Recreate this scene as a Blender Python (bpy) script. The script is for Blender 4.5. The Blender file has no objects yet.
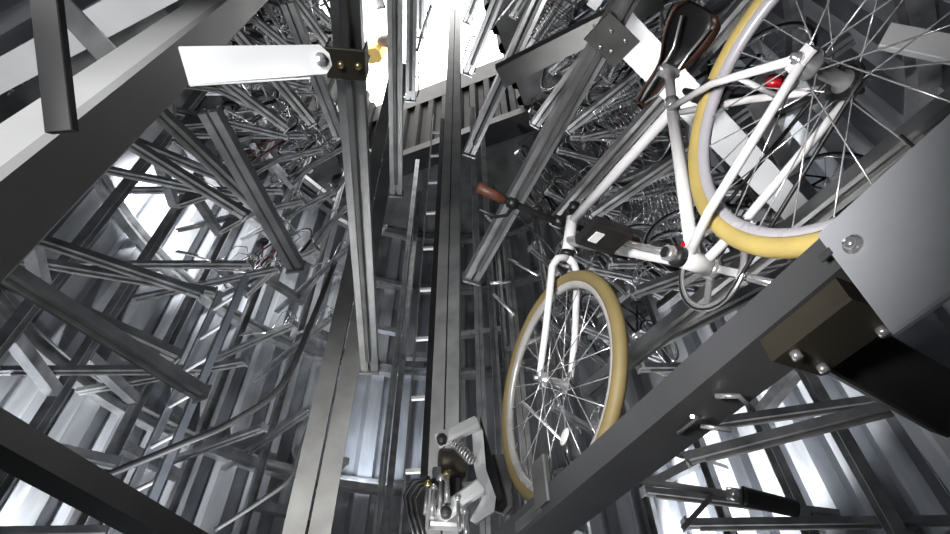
import bpy, math, random
from mathutils import Vector, Matrix
random.seed(11)
SC = bpy.context.scene
COL = SC.collection
PI = math.pi
V = Vector

# ------------------------------------------------------------------ camera model
F = 540.4
PITCH = math.radians(47.04); ROLL = math.radians(-1.551)
UPV = V((0, -math.sin(PITCH), math.cos(PITCH))); FW = V((0, math.cos(PITCH), math.sin(PITCH)))
RT = V((1, 0, 0)) * math.cos(ROLL) + UPV * math.sin(ROLL)
UPC = V((-1, 0, 0)) * math.sin(ROLL) + UPV * math.cos(ROLL)
def ray(u, v): return FW + RT * ((u - 475) / F) + UPC * ((267 - v) / F)
def at_z(u, v, z): r = ray(u, v); return r * (z / r.z)
def at_y(u, v, y): r = ray(u, v); return r * (y / r.y)
def at_d(u, v, d): return ray(u, v) * d

cd = bpy.data.cameras.new('camera'); cam = bpy.data.objects.new('camera', cd); COL.objects.link(cam)
cd.sensor_width = 36; cd.lens = 36 * F / 950; cd.clip_start = .02; cd.clip_end = 200
m = Matrix.Identity(4)
for i in range(3):
    m[i][0] = RT[i]; m[i][1] = UPC[i]; m[i][2] = -FW[i]
cam.matrix_world = m
SC.camera = cam

# ------------------------------------------------------------------ materials
def mat(name, col, metal=0.0, rough=.5, nscale=6, namp=.12, ramp=.12, emit=None, estr=0, stretch=(1, 1, 1)):
    M = bpy.data.materials.new(name); M.use_nodes = True
    N = M.node_tree.nodes; Lk = M.node_tree.links
    b = N['Principled BSDF']
    b.inputs['Metallic'].default_value = metal
    tc = N.new('ShaderNodeTexCoord'); mp = N.new('ShaderNodeMapping'); mp.inputs['Scale'].default_value = stretch
    nz = N.new('ShaderNodeTexNoise'); nz.inputs['Scale'].default_value = nscale; nz.inputs['Detail'].default_value = 5
    Lk.new(tc.outputs['Object'], mp.inputs['Vector']); Lk.new(mp.outputs['Vector'], nz.inputs['Vector'])
    cr = N.new('ShaderNodeValToRGB')
    lo = [max(0, c * (1 - namp * 1.6)) for c in col]; hi = [min(1, c * (1 + namp * 1.6)) for c in col]
    cr.color_ramp.elements[0].position = .3; cr.color_ramp.elements[1].position = .7
    cr.color_ramp.elements[0].color = (*lo, 1); cr.color_ramp.elements[1].color = (*hi, 1)
    Lk.new(nz.outputs['Fac'], cr.inputs['Fac']); Lk.new(cr.outputs['Color'], b.inputs['Base Color'])
    mr = N.new('ShaderNodeMapRange')
    mr.inputs['To Min'].default_value = max(.03, rough - ramp); mr.inputs['To Max'].default_value = min(1, rough + ramp)
    Lk.new(nz.outputs['Fac'], mr.inputs['Value']); Lk.new(mr.outputs['Result'], b.inputs['Roughness'])
    if emit:
        b.inputs['Emission Color'].default_value = (*emit, 1); b.inputs['Emission Strength'].default_value = estr
    return M
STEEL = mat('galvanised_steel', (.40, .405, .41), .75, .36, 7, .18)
STEELD = mat('dull_steel', (.20, .20, .195), .5, .45, 6, .2)
NEAR = mat('painted_column_steel', (.27, .27, .272), .1, .42, 3, .06)
WHITE = mat('white_painted_steel', (.78, .79, .80), .1, .35, 4, .04)
PLATE = mat('pale_grey_plate', (.36, .38, .42), .25, .38, 2.5, .06)
PILE = mat('sheet_pile_steel', (.37, .382, .405), .4, .34, 3.0, .25, .12, stretch=(1, 1, .25))
DARK = mat('dark_steel', (.07, .07, .072), .4, .5)
OLIVE = mat('olive_brown_steel', (.045, .039, .028), .3, .45)
CONC = mat('concrete', (.22, .22, .22), 0, .8, 3, .2)
CHROME = mat('chrome', (.78, .78, .79), .8, .22, 5, .06, .06)
SHAFT = mat('dark_shaft_cladding', (.010, .010, .0105), 0, .5)
SHAFT.node_tree.nodes['Principled BSDF'].inputs['Specular IOR Level'].default_value = .08
MAST = mat('pale_mast_steel', (.36, .365, .37), .3, .35)
GUIDE = mat('neutral_guide_steel', (.33, .33, .325), .3, .4)
FASC = mat('grey_fascia', (.018, .018, .018), 0, .6)
SPOKE = mat('spoke_steel', (.80, .80, .81), .7, .25)
BWHITE = mat('white_frame_paint', (.80, .79, .80), 0, .22, 3, .02, .04)
TYREF = mat('shaded_cream_tyre', (.215, .165, .068), 0, .6, 12, .07)  # front tyre: cream like the rear, its shading put into a darker colour
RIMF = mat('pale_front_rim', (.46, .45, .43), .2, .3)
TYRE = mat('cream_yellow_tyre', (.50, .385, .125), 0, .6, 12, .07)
PLATE2 = mat('grey_side_plate', (.46, .48, .51), .2, .36, 2.5, .06)
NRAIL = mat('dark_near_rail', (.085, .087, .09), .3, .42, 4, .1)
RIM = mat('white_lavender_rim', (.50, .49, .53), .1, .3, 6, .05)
BLACK = mat('black_rubber', (.014, .014, .015), 0, .42, 10, .2)
GLOSSB = mat('black_gloss', (.012, .012, .013), 0, .2, 10, .1, .05)
BROWN = mat('brown_leather', (.045, .017, .011), 0, .45, 12, .2)
GRIP = mat('tan_brown_grip', (.10, .034, .022), 0, .5, 14, .2)
RED = mat('red_reflector', (.5, .01, .02), 0, .25)
BRASS = mat('brass_bolt', (.62, .50, .25), .9, .3)
YEL = mat('glowing_yellow_cloth', (.85, .62, .18), 0, .6, 5, .1, emit=(.9, .62, .2), estr=.35)  # slight glow added to the cloth so it looks lit
PINK = mat('pale_skin_tone_pad', (.8, .62, .55), 0, .6, 5, .1)
GLOW = mat('hatch_daylight', (.9, .9, .9), 0, .5, emit=(1, .99, .97), estr=5)
LAMP = mat('lamp_tube', (.9, .9, .9), 0, .5, emit=(.93, .97, 1), estr=25)
B_SILVER = mat('silver_bicycle_paint', (.55, .56, .58), .7, .25)
B_RED = mat('dark_red_bicycle_paint', (.16, .03, .03), .1, .25)
B_BLUE = mat('blue_grey_bicycle_paint', (.10, .13, .20), .2, .25)
LABELW = mat('white_label', (.75, .75, .75), 0, .5)

# ------------------------------------------------------------------ mesh builder
class MB:
    def __init__(s): s.v = []; s.f = []; s.sm = []
    def add(s, vs, fs, smooth=False):
        o = len(s.v); s.v += [V(p) for p in vs]
        for f in fs: s.f.append([i + o for i in f]); s.sm.append(smooth)
        return s
    def box(s, c, size, R=None):
        c = V(c); h = V(size) / 2; R = R or Matrix.Identity(3)
        vs = [c + R @ V((x * h.x, y * h.y, z * h.z)) for x in (-1, 1) for y in (-1, 1) for z in (-1, 1)]
        return s.add(vs, [(0, 1, 3, 2), (4, 6, 7, 5), (0, 4, 5, 1), (2, 3, 7, 6), (0, 2, 6, 4), (1, 5, 7, 3)])
    def bbox(s, c, size, R=None, b=.004):
        """box with chamfered long edges (along its largest axis)"""
        sz = list(size); ax = sz.index(max(sz)); o = [i for i in range(3) if i != ax]
        w, h, L = sz[o[0]] / 2, sz[o[1]] / 2, sz[ax] / 2
        b = min(b, w * .45, h * .45)
        prof = [(w, h - b), (w - b, h), (-w + b, h), (-w, h - b), (-w, -h + b), (-w + b, -h), (w - b, -h), (w, -h + b)]
        R = R or Matrix.Identity(3); c = V(c); vs = []
        for e in (-L, L):
            for a, d in prof:
                p = [0, 0, 0]; p[ax] = e; p[o[0]] = a; p[o[1]] = d; vs.append(c + R @ V(p))
        fs = [(i, (i + 1) % 8, 8 + (i + 1) % 8, 8 + i) for i in range(8)] + [tuple(range(7, -1, -1)), tuple(range(8, 16))]
        return s.add(vs, fs)
    def prism(s, prof, A, B, up=(0, 0, 1)):
        """extrude a closed 2D profile (side, up) from A to B"""
        A, B = V(A), V(B); d = (B - A).normalized(); x = d.cross(V(up)).normalized(); y = x.cross(d)
        n = len(prof)
        vs = [P + x * a + y * b for P in (A, B) for a, b in prof]
        fs = [(i, (i + 1) % n, n + (i + 1) % n, n + i) for i in range(n)] + [tuple(range(n - 1, -1, -1)), tuple(range(n, 2 * n))]
        return s.add(vs, fs)
    def tube(s, pts, r, n=10, closed=False, r2=None, flat=1.0, up=None):
        pts = [V(p) for p in pts]; k = len(pts); vs = []; prev = None
        for i, p in enumerate(pts):
            if closed: t = pts[(i + 1) % k] - pts[i - 1]
            else: t = pts[min(i + 1, k - 1)] - pts[max(i - 1, 0)]
            t.normalize()
            if prev is None:
                a = V(up) if up else (V((0, 0, 1)) if abs(t.z) < .9 else V((1, 0, 0)))
                x = t.cross(a).normalized()
            else:
                x = (prev - t * prev.dot(t)).normalized()
            prev = x; y = t.cross(x)
            rr = r if r2 is None else r + (r2 - r) * i / max(1, k - 1)
            for j in range(n):
                a = 2 * PI * j / n; vs.append(p + x * (math.cos(a) * rr) + y * (math.sin(a) * rr * flat))
        fs = []
        for i in range(k if closed else k - 1):
            for j in range(n):
                a, b = i * n + j, i * n + (j + 1) % n; c, d = ((i + 1) % k) * n + (j + 1) % n, ((i + 1) % k) * n + j
                fs.append((a, b, c, d))
        s.add(vs, fs, True)
        if not closed:
            o = len(s.v) - len(vs)
            s.f.append([o + j for j in range(n - 1, -1, -1)]); s.sm.append(False)
            s.f.append([o + (k - 1) * n + j for j in range(n)]); s.sm.append(False)
        return s
    def ball(s, c, r, n=10, R=None):
        c = V(c); r = V(r) if hasattr(r, '__len__') else V((r, r, r)); R = R or Matrix.Identity(3); vs = []; fs = []
        mrow = n // 2
        for i in range(mrow + 1):
            ph = PI * i / mrow
            for j in range(n):
                a = 2 * PI * j / n; vs.append(c + R @ V((math.sin(ph) * math.cos(a) * r.x, math.sin(ph) * math.sin(a) * r.y, math.cos(ph) * r.z)))
        for i in range(mrow):
            for j in range(n): fs.append((i * n + j, (i + 1) * n + j, (i + 1) * n + (j + 1) % n, i * n + (j + 1) % n))
        return s.add(vs, fs, True)
    def lathe(s, prof, c, axis, n=24, closed=False):
        """prof = list of (radius, along axis)"""
        c = V(c); ax = V(axis).normalized(); a = V((0, 0, 1)) if abs(ax.z) < .9 else V((1, 0, 0))
        x = ax.cross(a).normalized(); y = ax.cross(x); vs = []; fs = []; k = len(prof)
        for r, h in prof:
            for j in range(n):
                t = 2 * PI * j / n; vs.append(c + ax * h + (x * math.cos(t) + y * math.sin(t)) * r)
        for i in range(k if closed else k - 1):
            for j in range(n):
                fs.append((i * n + j, i * n + (j + 1) % n, ((i + 1) % k) * n + (j + 1) % n, ((i + 1) % k) * n + j))
        return s.add(vs, fs, True)
    def mesh(s, name, material, origin=(0, 0, 0)):
        me = bpy.data.meshes.new(name); o = V(origin)
        me.from_pydata([tuple(p - o) for p in s.v], [], s.f)
        me.polygons.foreach_set('use_smooth', s.sm); me.materials.append(material); me.update()
        return me
    def build(s, name, material, parent=None, origin=(0, 0, 0)):
        ob = bpy.data.objects.new(name, s.mesh(name, material, origin)); COL.objects.link(ob)
        if parent: ob.parent = parent
        else: ob.location = origin
        return ob

def tag(o, label=None, cat=None, group=None, kind=None):
    for k, x in (('label', label), ('category', cat), ('group', group), ('kind', kind)):
        if x: o[k] = x
    return o
def thing(name, label, cat, loc=(0, 0, 0), rotz=0, group=None):
    o = bpy.data.objects.new(name, None); COL.objects.link(o); o.empty_display_size = .1
    o.location = loc; o.rotation_euler = (0, 0, rotz)
    return tag(o, label, cat, group)
def struct(name, mb, material): return tag(mb.build(name, material), kind='structure')
def kids(o): return [c for c in COL.objects if c.parent == o]
def copy_tree(o, parent=None):
    c = o.copy(); COL.objects.link(c)
    if parent: c.parent = parent
    for ch in o.children: copy_tree(ch, c)
    return c
def rotz(a): return Matrix.Rotation(a, 3, 'Z')

# ------------------------------------------------------------------ silo dimensions
CX, CY = -.45, 3.8           # axis of the silo
R = 4.30                     # wall
RIN, ROUT, RCOL = 1.85, 3.75, 3.15
ZF, ZC = -2.0, 9.9          # floor, ceiling
def pol(r, deg, z): a = math.radians(deg); return V((CX + r * math.cos(a), CY + r * math.sin(a), z))

# ---- floor
mb = MB(); n = 96
mb.add([pol(R + .2, 360 * i / n, ZF) for i in range(n)] + [pol(R + .2, 360 * i / n, ZF - .15) for i in range(n)],
       [tuple(range(n))] + [(i, n + i, n + (i + 1) % n, (i + 1) % n) for i in range(n)] + [tuple(range(2 * n - 1, n - 1, -1))])
struct('floor', mb, CONC)
# ---- sheet pile wall: trapezoid corrugation running round the shaft
mb = MB(); NP = 56; pts = []
for i in range(NP):
    a0 = 360 / NP * i
    for f, dr in ((0, 0), (.10, .20), (.45, .20), (.55, 0)):
        pts.append((a0 + f * 360 / NP, R + dr))
k = len(pts); zs = [ZF, 2.0, 6.0, ZC]
vs = [pol(r, a, z) for z in zs for a, r in pts]
fs = [(j * k + (i + 1) % k, j * k + i, (j + 1) * k + i, (j + 1) * k + (i + 1) % k) for j in range(len(zs) - 1) for i in range(k)]
mb.add(vs, fs)
struct('wall_shaft', mb, PILE)
# ---- ring walings on the wall
for q, z in enumerate((-.6, 1.55, 3.71, 5.82, 7.95, 9.6)):
    mb = MB(); nn = 96
    prof = [(R + .02, z - .09), (R - .12, z - .09), (R - .12, z - .075), (R - .02, z - .075), (R - .02, z + .075), (R - .12, z + .075), (R - .12, z + .09), (R + .02, z + .09)]
    mb.lathe(prof, (CX, CY, 0), (0, 0, 1), nn, True); mb.sm = [False] * len(mb.f)
    struct('trim_%d' % (q + 1), mb, STEEL)

# ---- ceiling with the square hatch and the lit shaft over it
HA = math.radians(-20); HX = V((math.cos(HA), math.sin(HA), 0)); HY = V((-math.sin(HA), math.cos(HA), 0)); HC = V((1.2, 5.34, ZC))
def hat(x, y, z): return HC + HX * x + HY * y + V((0, 0, z))
hx0, hx1, hy0, hy1 = -4.0, 0.0, -3.6, 0.0
mb = MB(); n = 96
outer = []; inner = []
for i in range(n):
    a = 2 * PI * i / n; d = V((math.cos(a), math.sin(a), 0))
    outer.append(V((CX, CY, ZC)) + d * (R + .15))
    mx, my = (hx0 + hx1) / 2, (hy0 + hy1) / 2
    p = outer[-1] - hat(mx, my, 0); x, y = p.dot(HX), p.dot(HY)
    t = min([(hx1 - hx0) / 2 / abs(x) if abs(x) > 1e-6 else 9, (hy1 - hy0) / 2 / abs(y) if abs(y) > 1e-6 else 9])
    inner.append(hat(mx + x * t, my + y * t, 0))
mb.add(outer + inner, [(i, n + i, n + (i + 1) % n, (i + 1) % n) for i in range(n)])
struct('ceiling', mb, CONC)
def corr_wall(name, A, B, z0, z1, material, per=.36, dep=.09):
    mb = MB(); d = (B - A); L = d.length; d.normalize(); nrm = V((-d.y, d.x, 0)); pts = []; x = 0
    while x < L:
        for f, e in ((0, 0), (.15, dep), (.5, dep), (.65, 0)): pts.append(A + d * min(L, x + f * per) + nrm * e)
        x += per
    k = len(pts); mb.add([p + V((0, 0, z)) for z in (z0, z1) for p in pts], [(i + 1, i, k + i, k + i + 1) for i in range(k - 1)])
    return struct(name, mb, material)
HH = 3.6
fl = V((1, 1, 0))
def flat(p): return V((p.x, p.y, 0))
corr_wall('wall_hatch_back', flat(hat(hx1, hy1, 0)), flat(hat(hx0, hy1, 0)), ZC - .1, ZC + HH - .9, SHAFT)
corr_wall('wall_hatch_right', flat(hat(hx1, hy0, 0)), flat(hat(hx1, hy1, 0)), ZC - .1, ZC + HH, SHAFT)
corr_wall('wall_hatch_left', flat(hat(hx0, hy1, 0)), flat(hat(hx0, hy0, 0)), ZC - .1, ZC + HH, SHAFT)
corr_wall('wall_hatch_front', flat(hat(hx0, hy0, 0)), flat(hat(hx1, hy0, 0)), ZC - .1, ZC + HH, SHAFT)
Rh = rotz(HA)
struct('trim_8', MB().box(hat((hx0 + hx1) / 2, hy1 - .04, HH - .5), (hx1 - hx0, .1, .85), Rh), FASC)
struct('trim_9', MB().box(hat((hx0 + hx1) / 2, hy1 - .2, -.12), (hx1 - hx0 + .6, .45, .22), Rh), DARK)
struct('window_1', MB().box(hat((hx0 + hx1) / 2, (hy0 + hy1) / 2, HH), (hx1 - hx0 + .1, hy1 - hy0 + .1, .05), Rh), GLOW)

# ------------------------------------------------------------------ racks
SL = 15.0; A0 = -72.9
def slot_deg(k): return A0 + SL * k
def level_z(k, l): return (.60 if k % 2 == 0 else .15) + 1.32 * l
ORD = ['lowest', 'second', 'third', 'fourth', 'fifth', 'sixth', 'seventh', 'eighth', 'topmost']
def where(k):
    d = (slot_deg(k) + 360) % 360
    # slots counted from the far side (90 degrees) to either hand
    kk = round((90 - ((d + 180) % 360 - 180)) / SL) if -90 <= ((d + 180) % 360 - 180) else round((90 - ((d + 180) % 360 - 180) - 360) / SL)
    if kk == 0: return 'slot straight behind the tall mast'
    nm = ['', 'first', 'second', 'third', 'fourth', 'fifth', 'sixth', 'seventh', 'eighth', 'ninth', 'tenth', 'eleventh', 'twelfth', 'thirteenth'][abs(kk)]
    return '%s slot %s of the tall mast' % (nm, 'right' if kk > 0 else 'left')

def rail_meshes(rin, rout, w=.078, h=.05, seed=0):
    L = rout - rin; t = .005
    ch = MB(); hw = w / 2
    # U channel with turned lips, open upward, running along +x from the free inner end
    prof = [(-hw, 0), (-.006, 0), (-.006, .022), (.006, .022), (.006, 0), (hw, 0), (hw, h), (hw - .016, h), (hw - .016, h - t), (hw - t, h - t), (hw - t, .026), (-hw + t, .026), (-hw + t, h - t), (-hw + .016, h - t), (-hw + .016, h), (-hw, h)]
    ch.prism(prof, (0, 0, 0), (L, 0, 0))
    rib = MB().bbox((L * .45, 0, -.012), (L * .8, .022, .024), None, .004)
    return ch, rib
def arm_mesh(L):
    """bracket under the rail at the column: gusset web and flange"""
    g = MB()
    x0 = L - .76
    for s in (-.006, .006):
        g.add([(x0 - .45, s, 0), (x0, s, 0), (x0, s, -.30), (x0 - .05, s, -.30)], [(0, 1, 2, 3)] if s < 0 else [(3, 2, 1, 0)])
    g.box((x0 - .22, 0, -.155), (.52, .06, .006), Matrix.Rotation(math.atan2(.30, .42), 3, 'Y'))
    return g
def holder_mesh():
    """bent bright wire wheel holder and lever at the inner end"""
    g = MB()
    g.tube([(.03, .05, .0), (.03, .06, .10), (.10, .055, .24), (.22, .05, .26), (.30, .05, .05)], .006, 6)
    g.tube([(.03, -.05, .0), (.03, -.06, .10), (.10, -.055, .24), (.22, -.05, .26), (.30, -.05, .05)], .006, 6)
    g.tube([(.10, -.055, .24), (.10, .055, .24)], .006, 6)
    return g
def lever_mesh():
    g = MB()
    g.tube([(.40, .045, .03), (.55, .085, .06), (.74, .14, .07)], .010, 6)
    g.box((.63, .115, .065), (.20, .012, .035), Matrix.Rotation(.3, 3, 'Z'))
    return g

L0 = ROUT - RIN
RAILM = [MB.mesh(q, nm, STEEL) for q, nm in zip(rail_meshes(RIN, ROUT), ('channel', 'rib'))]
RAILS = MB.mesh(rail_meshes(0, .86)[0], 'channel', STEEL)
RIBM = MB.mesh(rail_meshes(RIN, ROUT)[1], 'rib', STEELD)
ARMM = MB.mesh(arm_mesh(L0), 'gusset', STEELD)
HOLDM = MB.mesh(holder_mesh(), 'wheel_holder', CHROME)
LEVM = MB.mesh(lever_mesh(), 'release_lever', SPOKE)
CAPM = MB.mesh(MB().box((-.004, 0, .022), (.012, .09, .075)), 'end_plate', STEEL)
def child(name, me, parent, loc=(0, 0, 0)):
    o = bpy.data.objects.new(name, me); COL.objects.link(o); o.parent = parent; o.location = loc; return o
NEARL = {-1: 'grey double channel rail overhead just left of the mast', 0: 'grey rail overhead slanting from the saddle side toward the mast', -2: 'grey rail under the white bracket arm by the near column'}
NEARS = {-1: (-.497, 2.03, -83.6, (1.50, 2.88, 4.22, 5.62)), 0: (-.02, 1.94, -66.8, (1.98, 3.2, 4.5, 5.75)), -2: (-.90, 1.83, -99.0, (1.98, 3.3, 4.62, 5.94))}
def bike_rail(k, l, z=None, deg=None, rin=None, label=None):
    d = slot_deg(k) if deg is None else deg; z = level_z(k, l) if z is None else z
    if k in NEARS and l >= 1: label = NEARL[k] + ', %s of its stack' % ORD[l - 1]
    lab = label or 'grey rail in the %s, %s tier up' % (where(k), ORD[l])
    pos, ang_ = pol(rin or RIN, d, z), d
    if k in NEARS and l - 1 < len(NEARS[k][3]) and l >= 1: pos, ang_ = V((NEARS[k][0], NEARS[k][1], NEARS[k][3][l - 1])), NEARS[k][2]
    t = thing('bike_rail', lab, 'rail', pos, math.radians(ang_), 'cantilever bicycle rails of the racks')
    if k == -2: child('channel', RAILS, t); child('end_plate', CAPM, t); return t
    child('channel', RAILM[0], t); child('rib', RIBM, t); child('end_plate', CAPM, t)
    if l > 3 and k not in (-1, 0, 1): child('gusset', ARMM, t)
    if l >= 3 or (l >= 2 and -5 < k < 12 and k > 1):
        child('wheel_holder', HOLDM, t); child('release_lever', LEVM, t)
    return t
for k in range(-11, 13):
    for l in range(0, 9):
        if level_z(k, l) > ZC - .5: continue
        if k == 0 and l == 0: continue                        # the near rail with the white bicycle is built on its own
        if k in (-1, 1, -2) and l == 0: continue
        if 50 < slot_deg(k) < 128: continue
        if l == 0 and (k <= -4 or k >= 8 or k in (2, 3, 4)): continue
        if l == 1 and k in (-6, -8, -10, 11): continue
        bike_rail(k, l)

# columns at the rack radius, ring beams between them
def column(k):
    d = slot_deg(k) - 3.6
    o = V(pol(RCOL, d, ZF)); mb = MB(); Rm = rotz(math.radians(d))
    for s in (-1, 1): mb.box((0, s * .04, (ZC - ZF) / 2), (.09, .008, ZC - ZF))
    mb.box((.041, 0, (ZC - ZF) / 2), (.008, .08, ZC - ZF))
    ob = mb.build('steel_column', STEEL); ob.location = o; ob.rotation_euler = (0, 0, math.radians(d))
    tag(ob, kind='thing'); tag(ob, 'tall grey channel column beside the %s' % where(k), 'column', 'columns of the bicycle racks')
for k in range(-11, 13):
    if k in (-2, -1, 0, 1, 2): continue
    column(k)
def ring_beam(k, q, z):
    A = pol(RCOL, slot_deg(k) - 2.58, z); B = pol(RCOL, slot_deg(k + 1) - 4.62, z)
    mb = MB(); prof = [(-.05, -.05), (.05, -.05), (.05, -.042), (-.042, -.042), (-.042, .05), (-.05, .05)]
    mb.prism(prof, A, B)
    ob = mb.build('ring_beam', STEEL, None, A)
    tag(ob, kind='thing'); tag(ob, 'angle beam behind the %s, %s ring up' % (where(k), ORD[q]), 'beam', 'ring beams of the bicycle racks')
for q, l in enumerate((2, 4, 6)):
    for k in range(-11, 13):
        if k in (-2, -1, 0, 1) or 50 < slot_deg(k) < 128 and q == 2: continue
        ring_beam(k, q, level_z(k, l) - .085)

# ------------------------------------------------------------------ hero bicycle (x forward, y left, z up from the rail)
HB = V((.633, .414, .583)); HANG = math.radians(114.143)
bk = thing('bicycle', 'white fixed-gear bicycle with cream yellow tyres and brown saddle standing on the near rail', 'bicycle', HB, HANG)
AX = .338
def wheel(cx, name, parent, R0=.338, ns=24, hubw=.05, cogs=False):
    c = V((cx, 0, AX))
    w = MB()
    w.lathe([(R0 - .017 + .02 * math.cos(a), .019 * math.sin(a)) for a in [2 * PI * i / 12 for i in range(12)]], c, (0, 1, 0), 72, True)
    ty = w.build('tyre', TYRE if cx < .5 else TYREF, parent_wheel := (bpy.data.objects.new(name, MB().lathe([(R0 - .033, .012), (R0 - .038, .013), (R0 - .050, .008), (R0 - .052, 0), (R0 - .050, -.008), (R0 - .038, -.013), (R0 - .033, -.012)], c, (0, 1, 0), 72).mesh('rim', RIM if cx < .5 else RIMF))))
    COL.objects.link(parent_wheel); parent_wheel.parent = parent
    sp = MB()
    for i in range(ns):
        a = 2 * PI * i / ns; sd = hubw * (1 if i % 2 else -1) * .7
        off = (.55 if (i // 2) % 2 else -.55)
        p0 = c + V((math.cos(a + off * 1.6) * .022, sd, math.sin(a + off * 1.6) * .022)); p1 = c + V((math.cos(a) * (R0 - .050), 0, math.sin(a) * (R0 - .050)))
        sp.tube([p0, p1], .0016, 5)
    sp.build('spokes', SPOKE, parent_wheel)
    h = MB(); fl_r = .029 if cogs else .024
    h.lathe([(.0, -hubw - .02), (.006, -hubw - .02), (.006, -hubw), (fl_r, -hubw * .80), (fl_r, -hubw * .68), (.014, -hubw * .5), (.014, hubw * .5), (fl_r, hubw * .68), (fl_r, hubw * .80), (.006, hubw), (.006, hubw + .02), (0, hubw + .02)], c, (0, 1, 0), 18)
    h.build('hub', STEEL if cogs else CHROME, parent_wheel)
    if cogs:
        g = MB().lathe([(.008, -.036), (.034, -.036), (.036, -.038), (.034, -.041), (.008, -.041)], c, (0, 1, 0), 24); g.build('cog', GLOSSB, parent_wheel)
    va = MB().tube([c + V((0, 0, -(R0 - .075))), c + V((0, 0, -(R0 - .12)))], .003, 6); va.build('valve', BLACK, parent_wheel)
    return parent_wheel
rw = wheel(0, 'rear_wheel', bk, cogs=True, hubw=.06)
fwh = wheel(1.0, 'front_wheel', bk, hubw=.048)
# a spoke magnet reflector on the front wheel
rf = MB().ball((.975, .012, AX - .19), (.028, .006, .016), 10, Matrix.Rotation(.5, 3, 'Y')); rf.build('spoke_reflector', LABELW, fwh)
BBp = V((.407, 0, .258)); SJ = V((.271, 0, .716)); HT = V((.752, 0, .825)); HBt = V((.818, 0, .716)); RA = V((0, 0, AX)); FA = V((1, 0, AX))
fr = MB()
fr.tube([HT, HBt], .019, 14)
st_dir = (SJ - BBp).normalized()
fr.tube([BBp, SJ + st_dir * .02], .0155, 14)
fr.tube([HT - V((.0, 0, .015)), SJ + V((0, 0, -.012))], .0150, 14)
fr.tube([HBt + (HT - HBt) * .35, BBp], .0165, 14)
for s in (-1, 1):
    fr.tube([SJ + V((0, s * .014, -.02)), V((.14, s * .05, .545)), V((.004, s * .064, AX + .012))], .0085, 10)
    fr.tube([BBp + V((-.01, s * .022, 0)), V((.30, s * .042, .278)), V((.004, s * .064, AX - .008))], .0105, 10, r2=.0085)
    fr.box((.0, s * .064, AX), (.05, .006, .03))
fr.tube([V((.095, -.06, .478)), V((.095, .06, .478))], .006, 8)
fr.tube([BBp + V((0, -.036, 0)), BBp + V((0, .036, 0))], .022, 16)
fr.build('frame', BWHITE, bk)
for s in (-1, 1):
    MB().lathe([(0, .0), (.0225, .0), (.0225, .016), (.016, .02), (0, .02)], BBp + V((0, s * .034, 0)), (0, s, 0), 18).build('bottom_bracket_cup', BLACK, bk)
    MB().lathe([(0, .0), (.012, .0), (.012, .008), (.007, .008), (.006, .018), (0, .018)], RA + V((0, s * .067, 0)), (0, s, 0), 8).build('axle_nut', CHROME, bk)
MB().tube([HBt + V((.006, 0, -.010)), HBt + V((-.004, 0, .006))], .0225, 14).build('headset', BLACK, bk)
MB().tube([SJ + st_dir * -.012, SJ + st_dir * .022], .0195, 14).build('seat_clamp', CHROME, bk)
fk = MB()
cr0 = V((.826, 0, .695))
for s in (-1, 1):
    fk.tube([cr0 + V((-.004, 0, .006)), cr0 + V((.008, s * .030, .0)), cr0 + V((.022, s * .046, -.03)), V((.93, s * .050, .47)), V((.985, s * .051, AX + .03)), V((1.0, s * .051, AX))], .0135, 12, r2=.0085)
fk.build('fork', BWHITE, bk)
MB().tube([V((.985, .048, AX + .035)), V((1.0, .051, AX - .006))], .0105, 10).build('fork_tip', CHROME, bk)
MB().tube([V((.985, -.048, AX + .035)), V((1.0, -.051, AX - .006))], .0105, 10).build('fork_tip', CHROME, bk)
# front brake between crown and tyre
br = MB().tube([cr0 + V((.03, -.032, .01)), cr0 + V((.05, -.026, .03)), cr0 + V((.05, .026, .03)), cr0 + V((.03, .032, .01))], .007, 8)
br.box(cr0 + V((.034, .026, -.03)), (.012, .01, .04)); br.box(cr0 + V((.034, -.026, -.03)), (.012, .01, .04))
br.build('front_brake', CHROME, bk)
rb = MB().tube([V((.185, .02, .605)), V((.20, .045, .63)), V((.215, .0, .65)), V((.20, -.045, .63)), V((.185, -.02, .605))], .008, 8)
rb.box((.175, .028, .60), (.05, .012, .018)); rb.box((.175, -.028, .60), (.05, .012, .018)); rb.build('rear_brake', BLACK, bk)
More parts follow.
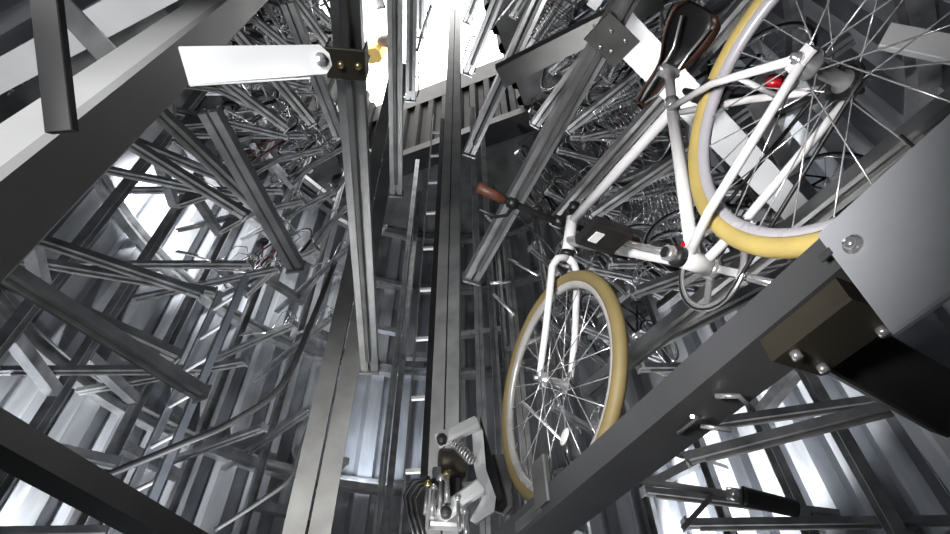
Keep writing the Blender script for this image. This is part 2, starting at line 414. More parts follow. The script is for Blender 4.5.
# seat post and saddle
sp_top = V((.228, 0, .839))
MB().tube([SJ, sp_top], .013, 14).build('seat_post', SPOKE, bk)
def saddle_mesh():
    o = MB(); s = MB(); n = 16; rows = []
    for i in range(n + 1):
        t = i / n; x = .352 - .285 * t
        w = .018 + .014 * t + .046 * (1 / (1 + math.exp(-(t - .58) * 13)))
        if t < .06: w *= .6 + 6.5 * t
        if t > .9: w *= 1 - ((t - .9) / .1) ** 2 * .38
        zc = .885 + .010 * math.cos(t * 2 * PI) + (.014 * t)
        rows.append((x, w, zc))
    vs = []; m = 11
    for x, w, zc in rows:
        for j in range(m):
            a = PI * (j / (m - 1)); y = math.cos(a) * w; z = zc + math.sin(a) * .016 - (1 - math.sin(a)) * .032
            vs.append((x, y, z))
    nn = n + 1
    inner = [V((vs[i][0] * .97 + .006, vs[i][1] * .76, rows[i // m][2] - .014 + .012 * math.sin(PI * (i % m) / (m - 1)))) for i in range(len(vs))]
    fs = [(i * m + j, i * m + j + 1, (i + 1) * m + j + 1, (i + 1) * m + j) for i in range(n) for j in range(m - 1)]
    o.add(vs, fs, True)
    # turned-under rim joining outer shell to the dark underside
    oo = len(o.v); o.v += inner
    for i in range(n):
        for j in (0, m - 1):
            a, b = i * m + j, (i + 1) * m + j; q = (a, b, oo + b, oo + a) if j == 0 else (b, a, oo + a, oo + b); o.f.append(q); o.sm.append(True)
    for j in range(m - 1):
        o.f.append((j + 1, j, oo + j, oo + j + 1)); o.sm.append(True)
        a = n * m + j; o.f.append((a, a + 1, oo + a + 1, oo + a)); o.sm.append(True)
    s.add(inner, [tuple(reversed(f)) for f in fs], True)
    return o, s
so, si = saddle_mesh()
sad = so.build('saddle', BROWN, bk); si.build('saddle_shell', BLACK, sad)
rl = MB()
for s in (-1, 1):
    rl.tube([V((.335, s * .008, .868)), V((.295, s * .018, .852)), V((.22, s * .022, .845)), V((.17, s * .024, .850)), V((.10, s * .045, .872))], .0035, 8)
rl.build('saddle_rails', SPOKE, sad)
MB().box(sp_top + V((0, 0, .004)), (.036, .05, .022)).tube([sp_top + V((0, -.032, .002)), sp_top + V((0, .032, .002))], .006, 8).build('saddle_clamp', CHROME, sad)
# stem, handlebar, grips, levers
stm = MB().tube([HT + V((-.012, 0, .02)), HT + V((-.026, 0, .045))], .0175, 12)
stm.tube([HT + V((-.022, 0, .038)), V((.815, 0, .880))], .014, 12); stm.tube([V((.82, -.024, .882)), V((.82, .024, .882))], .02, 12)
stm.build('stem', BLACK, bk)
hb = MB().tube([V((.808, -.31, .90)), V((.815, -.2, .89)), V((.821, -.06, .882)), V((.821, .06, .882)), V((.815, .2, .89)), V((.808, .31, .90))], .0125, 12)
hbo = hb.build('handlebar', BLACK, bk)
for s in (-1, 1):
    MB().tube([V((.815, s * .215, .8915)), V((.8115, s * .26, .8955)), V((.808, s * .315, .9005))], .0175, 12).build('grip', GRIP, hbo)
    lv = MB().tube([V((.815, s * .17, .887)), V((.815, s * .20, .889))], .019, 10)
    lv.tube([V((.82, s * .18, .88)), V((.85, s * .19, .862)), V((.862, s * .225, .850)), V((.855, s * .29, .85))], .0065, 8)
    lv.build('brake_lever', BLACK, hbo)
    MB().tube([V((.84, s * .165, .874)), V((.875, s * .10, .875)), V((.885, s * .03, .83)), V((.875, 0, .76))], .0026, 6).build('brake_cable', BLACK, hbo)
MB().lathe([(0, -.012), (.02, -.012), (.024, 0), (.018, .016), (0, .02)], V((.826, .085, .905)), (0, 0, 1), 16).build('bell', BLACK, hbo)
# crankset
crk = MB(); cc = BBp + V((0, -.045, 0))
crk.lathe([(.083, -.003), (.098, -.003), (.098, .003), (.083, .003)], cc, (0, 1, 0), 48, True)
for i in range(5):
    a = 2 * PI * i / 5 + .3; crk.box(cc + V((math.cos(a) * .045, 0, math.sin(a) * .045)), (.088, .005, .016), Matrix.Rotation(-a, 3, 'Y'))
crk.lathe([(0, -.012), (.026, -.012), (.026, .01), (0, .01)], cc, (0, 1, 0), 20)
cso = crk.build('chainring', CHROME, bk)
ld = V((.585, 0, .81)).normalized()
for s, sg in ((1, 1), (-1, -1)):
    c0 = BBp + V((0, s * .062, 0)); c1 = c0 + ld * (.168 * sg) + V((0, s * .012, 0))
    ca = MB().tube([c0, c0 + (c1 - c0) * .5, c1], .0115, 10, flat=.75); ca.tube([c0 + V((0, -.014, 0)), c0 + V((0, .012, 0))], .017, 14)
    cao = ca.build('crank_arm', CHROME, cso)
    MB().tube([c0 + V((0, s * .006, 0)), c0 + V((0, s * .016, 0))], .012, 14).build('crank_bolt', BLACK, cao)
    pc = c1 + V((0, s * .058, 0)); Rp = Matrix.Rotation(-.25, 3, 'Y')
    pd = MB().tube([c1, pc + V((0, s * .045, 0))], .008, 8)
    pd.bbox(pc + Rp @ V((.036, 0, 0)), (.020, .10, .028), Rp, .006); pd.bbox(pc + Rp @ V((-.036, 0, 0)), (.020, .10, .028), Rp, .006)
    pd.bbox(pc + V((0, s * .044, 0)), (.085, .016, .026), Rp, .005); pd.bbox(pc + V((0, -s * .044, 0)), (.085, .014, .026), Rp, .005)
    pd.bbox(pc, (.075, .088, .022), Rp, .004)
    pdo = pd.build('pedal', BLACK, cao)
    MB().box(pc + Rp @ V((.0, s * .022, -.0125)), (.036, .022, .004), Rp).build('pedal_reflector', LABELW, pdo)
chn = MB()
rr, rc = .094, .035
top = [cc + V((math.cos(a) * rr, 0, math.sin(a) * rr)) for a in [PI / 2 - PI * i / 14 for i in range(15)]]
bot = [RA + V((math.cos(a) * rc, -.039, math.sin(a) * rc)) for a in [-PI / 2 - PI * i / 8 for i in range(9)]]
chn.tube(top + bot, .0042, 6, closed=True, up=(0, 1, 0)); chn.build('chain', BLACK, bk)
MB().bbox(BBp + V((.01, .0, .045)), (.04, .034, .018), None, .004).build('seat_tube_reflector', RED, bk)
rr_ = MB().tube([V((.09, -.05, .50)), V((.075, -.05, .52))], .018, 12); rr_.build('rear_reflector', RED, bk)

# ------------------------------------------------------------------ near rail carrying the bicycle
nr = thing('bike_rail', 'wide grey steel rail in the foreground carrying the white bicycle', 'rail', HB, HANG)
zt = .028
t = .004; hw = .06; hz0, hz1 = -.036, .028
prof = [(-hw, hz0), (hw, hz0), (hw, hz1), (hw - .012, hz1), (hw - .012, hz1 - t), (hw - t, hz1 - t), (hw - t, -.004), (-hw + t, -.004), (-hw + t, hz1 - t), (-hw + .012, hz1 - t), (-hw + .012, hz1), (-hw, hz1)]
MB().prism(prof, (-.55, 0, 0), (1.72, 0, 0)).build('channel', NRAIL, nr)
pl = MB().bbox((-.26, .074, -.075), (.81, .012, .19), None, .004); plo = pl.build('side_plate', PLATE2, nr)
for x in (.115, -.35):
    MB().lathe([(0, .010), (.007, .010), (.009, .006), (.009, 0), (.014, 0), (.014, -.003), (0, -.003)], (x, .083, -.037), (0, 1, 0), 12).build('bolt', CHROME, plo)
MB().box((.152, .081, -.020), (.020, .003, .012)).build('slot', DARK, plo)
bx = MB().bbox((.245, 0, -.058), (.15, .11, .044), None, .004); bxo = bx.build('clamp_block', OLIVE, nr)
for x, y in ((.29, .035), (.30, -.03), (.20, -.04)):
    MB().lathe([(0, -.012), (.008, -.012), (.009, 0), (0, 0)], (x, y, -.080), (0, 0, 1), 10).build('bolt', CHROME, bxo)
hl = MB().bbox((1.04, .058, .045), (.07, .018, .12), None, .004).bbox((1.12, .05, -.01), (.14, .03, .03), None, .004); hl.build('wheel_stop', STEELD, nr)
cl = MB()
cl.tube([(.60, .0, -.04), (.52, .02, -.055), (.50, .06, -.075)], .004, 6); cl.tube([(.47, .02, -.042), (.44, .0, -.055), (.46, -.05, -.06)], .005, 6); cl.tube([(.56, -.02, -.042), (.53, -.06, -.06)], .005, 6)
cl.build('spring_clip', CHROME, nr)

# ------------------------------------------------------------------ near left column and its arm
def frame_from(A, B, side):
    d = (B - A).normalized(); x = (side - d * side.dot(d)).normalized(); y = d.cross(x); return d, x, y
cdir = ray(391, -130).normalized()
P2 = at_d(60, 126, .72); sx = cdir.cross(ray(60, 126).normalized()).normalized(); sy = sx.cross(cdir)
an = math.radians(60); fx = sx * math.cos(an) + sy * math.sin(an); fy = -cdir.cross(fx)
colA = P2 - cdir * 1.0; colB = P2 + cdir * 5.2
nc = tag(thing('steel_column', 'thick grey box column rising close to the camera with a pale lit face', 'column', colA), kind='thing')
w1, w2, ch = .094, .100, .008
sec = [(0, ch), (ch, 0), (w1 - ch, 0), (w1, ch), (w1, w2 - ch), (w1 - ch, w2), (ch, w2), (0, w2 - ch)]
vs = [P + fx * a + fy * b for P in (colA, colB) for a, b in sec]
mb = MB().add(vs, [(i, (i + 1) % 8, 8 + (i + 1) % 8, 8 + i) for i in range(8)] + [tuple(range(7, -1, -1)), tuple(range(8, 16))])
mb.build('shaft', NEAR, nc, colA)
# white arm bracket from the column to the rail post
ba, bb_ = at_d(184, 66, .85), at_d(330, 60, 1.00)
ar = thing('bracket_arm', 'white steel bracket arm with rounded end bolted between the near column and rail', 'bracket', ba)
d = (bb_ - ba).normalized(); upn = (ray(257, 20) - ray(257, 100)).normalized(); upn = (upn - d * upn.dot(d)).normalized(); nrm = d.cross(upn); nrm_b = nrm
Lb = (bb_ - ba).length; hh = .029
mb = MB(); outl = [(.0, -hh), (Lb - .015, -hh + .004), (Lb, -hh + .018), (Lb, hh - .018), (Lb - .015, hh - .002), (.0, hh)]
vs = [ba + d * a + upn * b + nrm * c for c in (-.003, .003) for a, b in outl]
n6 = len(outl)
mb.add(vs, [(i, (i + 1) % n6, n6 + (i + 1) % n6, n6 + i) for i in range(n6)] + [tuple(range(n6 - 1, -1, -1)), tuple(range(n6, 2 * n6))])
mb.build('web', WHITE, ar, ba)
vs = []
sgn = -1 if nrm.dot(FW) > 0 else 1
fl_ = [(-.05, -hh), (Lb - .05, -hh + .002), (Lb - .06, -hh - .004), (-.05, -hh - .006)]
p0, p1 = ba - upn * hh, ba + d * (Lb - .06) - upn * hh
off = nrm * (sgn * .028) - upn * .006
MB().add([p0, p1, p1 + off, p0 + off, p0 - upn * .003, p1 - upn * .003, p1 + off - upn * .003, p0 + off - upn * .003], [(0, 1, 2, 3), (7, 6, 5, 4), (0, 4, 5, 1), (1, 5, 6, 2), (2, 6, 7, 3), (3, 7, 4, 0)]).build('flange', WHITE, ar, ba)
bc = ba + d * (Lb - .02) + nrm * (sgn * .003)
MB().lathe([(0, .008), (.008, .008), (.009, .003), (.013, .003), (.013, 0)], bc, nrm * sgn, 14).build('bolt', CHROME, ar, ba)
# clamp on the rail next to it
A1, B1 = at_z(347, 0, 1.5), at_z(371, 375, 1.5)
rr2 = (B1 - A1).normalized(); sd = rr2.cross(V((0, 0, 1))).normalized()
ca = at_z(350, 62, 1.468); ca.x = NEARS[-1][0] + (NEARS[-1][1] - ca.y) * math.tan(math.radians(6.4))
cp = thing('rail_clamp', 'dark steel clamp plate with two brass bolts wrapped round the near overhead rail', 'clamp', ca)
Rc = Matrix((rr2, sd, V((0, 0, 1)))).transposed()
cpl = MB().bbox(ca + V((0, 0, -.012)), (.085, .104, .012), Rc, .003)
for s_ in (-1, 1): cpl.box(ca + sd * (.050 * s_) + V((0, 0, .02)), (.085, .005, .07), Rc)
cpl.build('plate', OLIVE, cp, ca)
for s_ in (-.035, .012):
    MB().lathe([(0, -.010), (.008, -.010), (.010, 0), (.010, .004), (0, .004)], ca + sd * (-s_) + V((0, 0, -.020)), (0, 0, 1), 12).build('bolt', BRASS, cp, ca)

def steel_beam(name, label, cat, A, B, w, h, material, up=(0, 0, 1), lip=.012, group=None, box=False):
    """channel or box beam between two points, one mesh; local origin at A"""
    mb = MB(); a, b, t = w / 2, h / 2, .005
    if box: c = min(a, b) * .2; prof = [(-a, -b + c), (-a + c, -b), (a - c, -b), (a, -b + c), (a, b - c), (a - c, b), (-a + c, b), (-a, b - c)]
    else: prof = [(-a, -b), (a, -b), (a, b), (a - lip, b), (a - lip, b - t), (a - t, b - t), (a - t, -b + t), (-a + t, -b + t), (-a + t, b - t), (-a + lip, b - t), (-a + lip, b), (-a, b)]
    mb.prism(prof, A, B, up)
    return tag(mb.build(name, material, None, A), label, cat, group, 'thing')

# -- beams round the camera
steel_beam('steel_beam', 'dark heavy beam crossing the lower left corner close to the camera', 'beam', at_z(-60, 405, .50), at_z(215, 560, .50), .075, .05, DARK)
steel_beam('hanging_bar', 'dark round-ended bar hanging down in front of the thick near column', 'bar', at_d(40, -60, .58), at_d(62, 132, .585), .030, .012, BLACK, up=FW, box=True)
steel_beam('steel_beam', 'grey flat beam slanting behind the thick near column in the upper left corner', 'beam', at_d(38, -20, 1.25), at_d(118, 66, 1.1), .045, .02, STEEL, up=FW, box=True)
steel_beam('steel_beam', 'pale broad plate beam behind the thick near column at the upper left', 'beam', at_z(-30, 92, 2.0), at_z(180, -22, 2.0), .10, .05, WHITE)
steel_beam('ring_beam', 'broad pale grey beam running behind the rear wheel and saddle of the white bicycle', 'beam', at_z(607, 14, 2.14), at_z(846, 262, 2.14), .135, .05, WHITE)
steel_beam('ring_beam', 'broad dark grey beam meeting the pale beam left of the brown saddle', 'beam', at_z(500, 76, 2.7), at_z(660, -4, 2.7), .11, .06, STEELD)
jp = at_z(612, 40, 1.94)
jt = thing('joint_plate', 'dark gusset plate with bolts at the beam joint left of the brown saddle', 'plate', jp)
MB().bbox(jp, (.16, .12, .010), rotz(.7), .003).build('plate', STEELD, jt, jp)
for dx, dy in ((-.04, .02), (.0, .035), (-.01, -.035), (.045, .0)):
    MB().lathe([(0, -.009), (.007, -.009), (.009, 0), (0, 0)], jp + V((dx, dy, -.005)), (0, 0, 1), 10).build('bolt', CHROME, jt, jp)
steel_beam('steel_column', 'pale grey post behind the plate at the lower right edge', 'column', at_d(1030, 520, 1.22), at_d(838, 262, 1.36), .19, .08, PLATE, up=FW, box=True)
steel_beam('support_arm', 'dark support arm under the near rail at the lower right', 'arm', at_d(832, 340, .93), at_d(952, 408, .95), .105, .045, BLACK, up=FW, box=True)

# -- tall mast of the lift, guide posts, cable ladder
def vpost(name, label, cat, x, y, z0, z1, w, dp, material, ang=0, group=None, gap=.012):
    t = thing(name, label, cat, (x, y, z0), ang, group); t['kind'] = 'thing'; H = z1 - z0
    for s_ in (-1, 1):
        c = (w - gap) / 4 + gap / 2; h_ = (w - gap) / 4; prof = [(-h_, -dp / 2), (h_, -dp / 2), (h_, dp / 2), (h_ - .02, dp / 2), (h_ - .02, -dp / 2 + .012), (-h_ + .02, -dp / 2 + .012), (-h_ + .02, dp / 2), (-h_, dp / 2)]
        MB().prism([(a + c * s_, b) for a, b in prof], (0, 0, 0), (0, 0, H), (0, 1, 0)).build('channel', material, t)
    return t
mast = vpost('lift_mast', 'tall pale steel mast of the bicycle lift standing in the middle of the shaft', 'mast', -.25, 3.6, ZF, 11.5, .21, .16, MAST, -.05)
MB().box((-.135, -.02, 4.4), (.045, .10, 8.8)).build('cable_track', BLACK, mast)
vpost('guide_post', 'bright double channel guide post left of the tall mast below the near overhead rail', 'post', -.725, 2.32, ZF, 5.6, .19, .10, GUIDE, .25)
ld = thing('cable_ladder', 'narrow steel cable ladder with bright rungs just left of the tall mast', 'ladder', (-.5, 3.9, 1.0), -.05)
for s_ in (-1, 1): MB().box((s_ * .07, 0, 3.3), (.016, .03, 6.6)).build('stile', STEEL, ld)
for i in range(10): MB().box((0, -.01, .3 + .64 * i), (.13, .03, .03)).build('rung', WHITE, ld)
for x_, y_, z1, nm in ((.02, 3.75, 7.5, 'thin grey upright just right of the tall mast'), (.17, 4.2, 8.3, 'second thin upright right of the tall mast'), (.30, 3.3, 3.9, 'thin bright upright between the mast and the front wheel'), (-1.0, 5.3, 8.6, 'thin grey upright far behind the cable ladder')):
    up_ = vpost('upright', nm, 'post', x_, y_, ZF, z1, .07, .05, STEEL, .1, None, .006)
    if x_ == .30:
        for v_, dx_, dz_ in ((236, -.20, .22), (262, .24, -.22), (318, -.16, .20), (405, .24, -.30), (352, .20, .12), (285, -.18, -.05)):
            zc_ = at_y(512, v_, y_).z - ZF
            MB().tube([V((0, -.04, zc_)), V((dx_, -.06, zc_ + dz_))], .013, 8).build('guide_arm', SPOKE, up_)

wl = thing('ladder', 'narrow grey ladder standing in front of the left wall panels', 'ladder', tuple(at_y(186, 392, 3.1).xy) + (ZF,), -.6)
for s_ in (-1, 1): MB().box((s_ * .16, 0, 2.6), (.03, .05, 5.2)).build('stile', PLATE, wl)
for i in range(17): MB().tube([V((-.145, 0, .2 + .3 * i)), V((.145, 0, .2 + .3 * i))], .014, 8).build('rung', WHITE, wl)
steel_beam('steel_beam', 'bright white beam behind the rear wheel hub at the right edge', 'beam', at_d(884, 36, 1.75), at_d(1010, 62, 1.6), .085, .03, WHITE, up=FW, box=True)

# -- gripper of the lift beside the front wheel
gp = at_y(455, 500, 2.0)
gr = thing('lift_gripper', 'steel lift gripper with two jaws and a spring beside the white bicycle', 'gripper', gp)
def G(u, v, y=2.0): return at_y(u, v, y)
def plate(pts, th, material, name, parent, org):
    P = [V(p) for p in pts]; nn = (P[1] - P[0]).cross(P[2] - P[0]).normalized() * th / 2; n_ = len(P)
    return MB().add([p - nn for p in P] + [p + nn for p in P], [tuple(range(n_ - 1, -1, -1)), tuple(range(n_, 2 * n_))] + [(i, (i + 1) % n_, n_ + (i + 1) % n_, n_ + i) for i in range(n_)]).build(name, material, parent, org)
plate([G(477, 417), G(483, 432), G(486, 470), G(496, 498), G(494, 512), G(476, 524), G(470, 520), G(482, 500), G(474, 466), G(472, 430)], .012, WHITE, 'side_plate', gr, gp)
plate([G(480, 417, 2.04), G(487, 440, 2.04), G(500, 488, 2.04), G(502, 500, 2.04), G(496, 506, 2.04), G(482, 462, 2.04)], .03, BLACK, 'rubber_pad', gr, gp)
for (u1, v1, u2, v2) in ((440, 440, 475, 424), (444, 513, 478, 488)):
    jw = MB().bbox(G((u1 + u2) / 2, (v1 + v2) / 2, 1.97), ((G(u2, v2) - G(u1, v1)).length * 1.12, .05, .052), (G(u2, v2) - G(u1, v1)).to_track_quat('X', 'Z').to_matrix(), .010)
    jo = jw.build('jaw', WHITE, gr, gp)
    MB().lathe([(0, -.03), (.018, -.03), (.02, -.024), (.02, .0), (0, .0)], G(u1 + 2, v1 + 1, 1.95), (0, 1, 0), 14).build('pivot', DARK, jo, gp - V((0, 0, 0)))
sp = []; a_, b_ = G(455, 443, 1.97), G(474, 462, 1.97)
dd = (b_ - a_).normalized(); ux = dd.orthogonal().normalized(); uy = dd.cross(ux)
for i in range(97):
    t_ = i / 96; an_ = t_ * 2 * PI * 8; sp.append(a_ + (b_ - a_) * t_ + ux * math.cos(an_) * .018 + uy * math.sin(an_) * .018)
MB().tube(sp, .0045, 6).build('spring', CHROME, gr, gp)
MB().tube([a_, b_], .006, 8).build('spring_rod', STEELD, gr, gp)
MB().lathe([(0, -.05), (.055, -.05), (.06, -.044), (.06, .044), (.055, .05), (0, .05)], G(452, 464, 2.03), V((1, .2, .1)), 20).build('motor', OLIVE, gr, gp)
MB().bbox(G(452, 480, 2.06), (.07, .07, .16), rotz(.2), .01).build('body', DARK, gr, gp)
MB().bbox(G(438, 495, 2.02), (.05, .05, .2), rotz(.2), .01).bbox(G(446, 520, 2.02), (.12, .06, .06), rotz(.2), .01).build('bracket', STEEL, gr, gp)
for i, (u, v) in enumerate(((428, 484), (434, 488), (441, 478), (447, 474), (458, 498), (465, 512))):
    MB().tube([G(u, v, 1.95), G(u - 3 + i, v + 30, 1.93)], .010 if i % 2 else .007, 8).build('piston', CHROME if i % 2 else STEEL, gr, gp)
    MB().ball(G(u, v, 1.95), .015, 8).build('fitting', BRASS if i % 3 == 0 else CHROME, gr, gp)
for i in range(3):
    hs = MB().tube([G(430 + 6 * i, 478 + 2 * i, 1.96), G(414 + 4 * i, 482 + 3 * i, 1.97), G(405 + 5 * i, 496 + 2 * i, 1.98), G(408 + 5 * i, 515, 1.98), G(416 + 5 * i, 540, 1.98)], .009, 8)
    hs.build('hose', BLACK, gr, gp)
plate([G(484, 456, 2.12), G(508, 455, 2.12), G(512, 508, 2.12), G(506, 515, 2.12), G(492, 511, 2.12)], .02, STEELD, 'end_stop', gr, gp)

# -- release handle at the lower right, small lamp, yellow bag at the hatch
h0, h1, h2 = at_y(622, 478, 2.3), at_y(742, 496, 2.2), at_y(797, 509, 2.2)
hd = thing('release_handle', 'thin steel handle bar with a thick black grip in front of bright wall panels', 'handle', h0)
MB().bbox((h0 + h1) / 2, ((h1 - h0).length, .03, .02), (h1 - h0).to_track_quat('X', 'Z').to_matrix(), .004).build('shank', STEELD, hd, h0)
MB().tube([h1 + (h2 - h1) * q for q in (0, .08, .3, .7, .92, 1)], .04, 14, r2=.032).build('rubber_grip', BLACK, hd, h0)
MB().tube([h1 + (h1 - h0) * .0, h1 + (h1 - h0) * -.12], .028, 12).build('collar', CHROME, hd, h0)
MB().box((h0 + h1) / 2 + V((.05, 0, -.1)), (.02, .02, .22), Matrix.Rotation(.9, 3, 'Y')).build('brace', STEELD, hd, h0)
yb = at_z(377, 50, 13.0)
yt = thing('yellow_bag', 'bright yellow bag shape floating at the edge of the white hatch opening', 'bag', yb)  # unidentified yellow shape built as a bag; nothing holds it up
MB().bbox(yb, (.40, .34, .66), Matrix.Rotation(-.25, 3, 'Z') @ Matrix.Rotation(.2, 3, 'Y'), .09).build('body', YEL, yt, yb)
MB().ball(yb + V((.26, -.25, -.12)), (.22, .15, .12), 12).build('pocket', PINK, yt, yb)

# -- cables drooping along the left wall
def cable(label, pts, r, material=DARK):
    P = [V(p) for p in pts]; sm_ = []
    for i in range(len(P) - 1):
        p0, p1, p2, p3 = P[max(0, i - 1)], P[i], P[i + 1], P[min(len(P) - 1, i + 2)]
        for j in range(6):
            t_ = j / 6; sm_.append(.5 * ((2 * p1) + (p2 - p0) * t_ + (2 * p0 - 5 * p1 + 4 * p2 - p3) * t_ * t_ + (3 * p1 - p0 - 3 * p2 + p3) * t_ ** 3))
    sm_.append(P[-1]); return tag(MB().tube(sm_, r, 7).build('cable', material, None, P[0]), label, 'cable')
cable('dark cable looping up beside the double guide post', [at_y(215, 530, 3.0), at_y(262, 500, 3.0), at_y(290, 478, 3.0), at_y(300, 450, 3.0), at_y(318, 400, 3.0)], .013, DARK)
cable('long dark cable sweeping up across the left wall panels', [at_y(105, 476, 2.7), at_y(180, 445, 2.7), at_y(232, 422, 2.75), at_y(282, 385, 2.8), at_y(312, 320, 2.85), at_y(335, 262, 2.9)], .02)

# -- parked bicycles on the upper tiers
def parked_variant(cm, basket):
    ms = {}
    f = MB()
    f.tube([V((.80, 0, .62)), V((.74, 0, .80))], .02, 8); f.tube([V((.79, 0, .66)), V((.40, 0, .27))], .018, 8); f.tube([V((.40, 0, .27)), V((.26, 0, .74))], .016, 8); f.tube([V((.75, 0, .77)), V((.29, 0, .64))], .016, 8)
    for s_ in (-1, 1):
        f.tube([V((.27, s_ * .02, .68)), V((0, s_ * .06, .33))], .008, 6); f.tube([V((.40, s_ * .02, .27)), V((0, s_ * .06, .33))], .010, 6)
        f.tube([V((.80, s_ * .03, .63)), V((.84, s_ * .05, .55)), V((1.0, s_ * .05, .33))], .012, 6)
    ms['frame'] = f.mesh('frame', cm)
    w = MB()
    w.lathe([(.312 + .018 * math.cos(a), .018 * math.sin(a)) for a in [2 * PI * i / 8 for i in range(8)]], (0, 0, .33), (0, 1, 0), 32, True); ms['tyre'] = w.mesh('tyre', BLACK)
    w = MB(); w.lathe([(.298, .012), (.282, .008), (.282, -.008), (.298, -.012)], (0, 0, .33), (0, 1, 0), 32); ms['rim'] = w.mesh('rim', CHROME)
    w = MB()
    for i in range(16):
        a = 2 * PI * i / 16; w.tube([V((0, .03 * (1 if i % 2 else -1), .33)), V((math.cos(a) * .285, 0, .33 + math.sin(a) * .285))], .0022, 4)
    w.lathe([(0, -.05), (.02, -.05), (.02, .05), (0, .05)], (0, 0, .33), (0, 1, 0), 10); ms['spokes'] = w.mesh('spokes', SPOKE)
    w = MB(); w.lathe([(.36, .03), (.366, 0), (.36, -.03), (.355, -.03), (.361, 0), (.355, .03)], (0, 0, .33), (0, 1, 0), 32); w.v = [p for p in w.v]
    ms['mudguard'] = w.mesh('mudguard', CHROME)
    w = MB(); w.ball((.20, 0, .86), (.13, .075, .035), 12); w.tube([V((.26, 0, .74)), V((.225, 0, .85))], .013, 8); ms['saddle'] = w.mesh('saddle', BLACK)
    w = MB(); w.tube([V((.74, 0, .80)), V((.72, 0, .93))], .013, 8); w.tube([V((.55, .30, .97)), V((.68, .27, .99)), V((.74, .12, .95)), V((.74, -.12, .95)), V((.68, -.27, .99)), V((.55, -.30, .97))], .012, 8); ms['handlebar'] = w.mesh('handlebar', CHROME)
    w = MB(); w.lathe([(.06, -.05), (.09, -.05), (.09, -.042), (.06, -.042)], (.40, 0, .27), (0, 1, 0), 20, True); w.tube([V((.40, .07, .27)), V((.51, .08, .15))], .012, 6); w.tube([V((.40, -.07, .27)), V((.29, -.08, .39))], .012, 6)
    w.box((.51, .13, .15), (.09, .09, .025)); w.box((.29, -.13, .39), (.09, .09, .025)); ms['crankset'] = w.mesh('crankset', CHROME)
    if basket:
        w = MB()
        for q in range(5):
            z = .72 + .055 * q; e = .13 + .012 * q
            w.tube([V((.98 - e, -e, z)), V((.98 + e, -e, z)), V((.98 + e, e, z)), V((.98 - e, e, z))], .005, 4, closed=True)
        for q in range(8):
            x = .86 + .034 * q; w.tube([V((x, -.13, .72)), V((x, -.178, .94))], .004, 4); w.tube([V((x, .13, .72)), V((x, .178, .94))], .004, 4); w.tube([V((x, -.13, .72)), V((x, .13, .72))], .004, 4)
        ms['basket'] = w.mesh('basket', CHROME)
    return ms
VAR = [('silver', parked_variant(B_SILVER, True)), ('black', parked_variant(GLOSSB, True)), ('dark red', parked_variant(B_RED, False)), ('white', parked_variant(BWHITE, True)), ('blue-grey', parked_variant(B_BLUE, True))]
def parked(k, l, vi):
    d = slot_deg(k); cn, ms = VAR[vi]; z = level_z(k, l) + .045
    hd_ = math.radians(d + 180); o = pol(3.35, d, z)
    t = thing('bicycle', '%s bicycle in the %s, %s tier up' % (cn, where(k), ORD[l]), 'bicycle', o, hd_, 'bicycles parked on the racks')
    for nm in ('frame', 'saddle', 'handlebar', 'crankset'): child(nm, ms[nm], t)
    for x, nm in ((0, 'rear_wheel'), (1.0, 'front_wheel')):
        w = child(nm, ms['rim'], t, (x, 0, 0)); child('tyre', ms['tyre'], w); child('spokes', ms['spokes'], w)
    if 'basket' in ms: child('basket', ms['basket'], t)
    return t
rng = random.Random(5)
spots = [(k, l) for k in range(-11, 13) for l in range(2, 7) if not (50 < slot_deg(k) < 128) and k not in (-2, -1, 0) and level_z(k, l) < ZC - 1.3]
for k, l in spots:
    pr = .55 if 1 <= k <= 7 else .38
    if (k in (-2, 1) and l < 3) or (k < 0 and l < 4) or (k > 9 and l < 4) or (k > 8 and l < 3): continue
    if rng.random() < pr: parked(k, l, rng.choice([0, 0, 1, 2, 3, 4]))

# ------------------------------------------------------------------ lights
def area(name, loc, target, size, power, col=(1, 1, 1)):
    ld_ = bpy.data.lights.new(name, 'AREA'); ld_.size = size; ld_.energy = power; ld_.color = col
    o = bpy.data.objects.new(name, ld_); COL.objects.link(o); o.location = loc
    o.rotation_euler = (V(target) - V(loc)).to_track_quat('-Z', 'Y').to_euler(); return o
def spot(name, loc, target, ang, power, col=(1, 1, 1), blend=.5, rad=.08):
    ld_ = bpy.data.lights.new(name, 'SPOT'); ld_.spot_size = math.radians(ang); ld_.energy = power; ld_.color = col; ld_.spot_blend = blend; ld_.shadow_soft_size = rad
    o = bpy.data.objects.new(name, ld_); COL.objects.link(o); o.location = loc
    o.rotation_euler = (V(target) - V(loc)).to_track_quat('-Z', 'Y').to_euler(); return o
area('light_low', (CX, CY, -1.2), (CX, CY, 5), 2.0, 18, (.92, .96, 1))
spot('fill_bike', (-.42, .02, .22), (.42, .92, 1.12), 62, 105, (1, .98, .97), .6, .12)  # added fill near the camera, brightens the white bicycle
spot('fill_mast', (-.7, .9, -1.3), (-.40, 4.2, 2.4), 42, 800, (1, .985, .965), .6, .2)  # added spot from low in front, brightens mast and guide post
spot('fill_upper', (-.2, 4.6, -1.5), (2.2, 3.0, 5), 50, 1100, (.98, .98, 1), .6, .2)  # invented fill lifting the clutter at the upper right
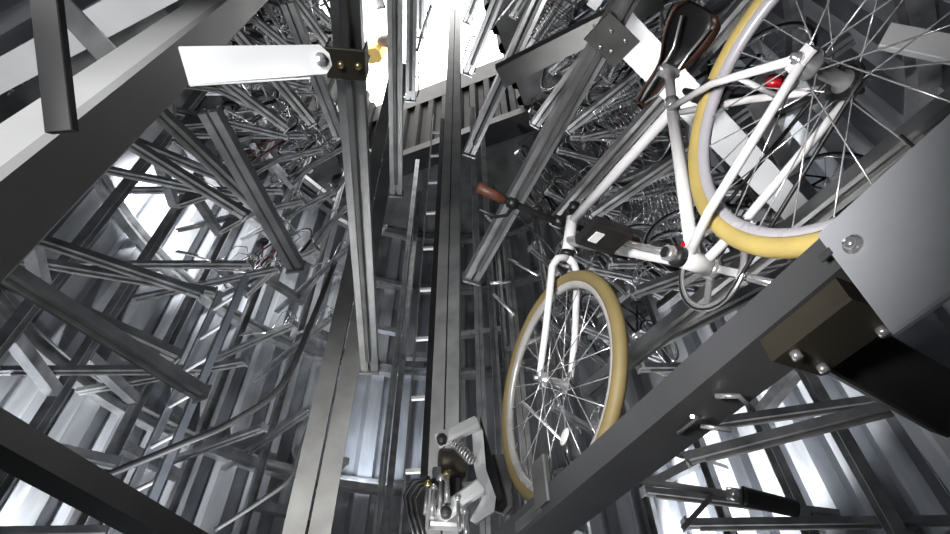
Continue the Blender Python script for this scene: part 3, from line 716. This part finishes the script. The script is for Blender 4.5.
spot('fill_upper_left', (-.6, 4.6, -1.5), (-2.7, 3.0, 5), 46, 1000, (.98, .98, 1), .6, .2)  # invented fill for the clutter at the upper left
spot('fill_pale_beam', (1.35, 1.95, -.3), (1.12, 1.2, 2.1), 32, 150, (1, 1, 1), .7, .1)  # extra spot put in to lighten the pale beam
spot('fill_wall_left', (-.9, 2.3, -1.6), at_d(245, 345, 5.5), 46, 520, (.84, .91, 1), .7, .2)  # extra bluish spot put in to lift the left wall
def graze(name, u, v, dist, turn, power, ang=50, rad=.05, dz=-1.2):
    r = ray(u, v); lo, hi = .1, 30.0
    for _ in range(50):
        mid = (lo + hi) / 2; p = r * mid
        if math.hypot(p.x - CX, p.y - CY) < R: lo = mid
        else: hi = mid
    p = r * lo; a_ = math.atan2(p.y - CY, p.x - CX); q = V((CX + (R - dist) * math.cos(a_ + turn), CY + (R - dist) * math.sin(a_ + turn), p.z + dz))
    return spot(name, q, p, ang, power, (.96, .98, 1), .6, rad)
graze('light_left', 180, 225, .62, .40, 1100, 80, .2, -.6)
graze('light_right', 735, 465, .55, .35, 1700, 75)
graze('light_leftlow', 20, 480, .55, .3, 800, 75)
graze('fill_centre', 380, 440, 1.0, .12, 230, 60, .15).data.color = (.82, .9, 1)  # added bluish fill grazing the centre wall panels
NF = -fy
spot('fill_column', P2 + NF * .8 + fx * .10 - cdir * .05, P2 + fx * .04 + cdir * .12, 80, 75, (1, 1, 1), .6, .12)  # added spot that makes one face of the near column pale
spot('light_arm', (.45, -.25, -.1), ba + d * .06, 24, 60, (1, 1, 1), .7, .1) if False else None
spot('fill_overhead', (-1.7, .5, -.4), at_z(60, 30, 2.0), 50, 120, (1, 1, 1), .6, .1)  # added low spot aimed up at the pale plates overhead

W = bpy.data.worlds.new('world'); SC.world = W; W.use_nodes = True
W.node_tree.nodes['Background'].inputs['Color'].default_value = (.5, .52, .55, 1); W.node_tree.nodes['Background'].inputs['Strength'].default_value = .02
SC.view_settings.view_transform = 'Standard'; SC.view_settings.look = 'None'; SC.view_settings.exposure = .2
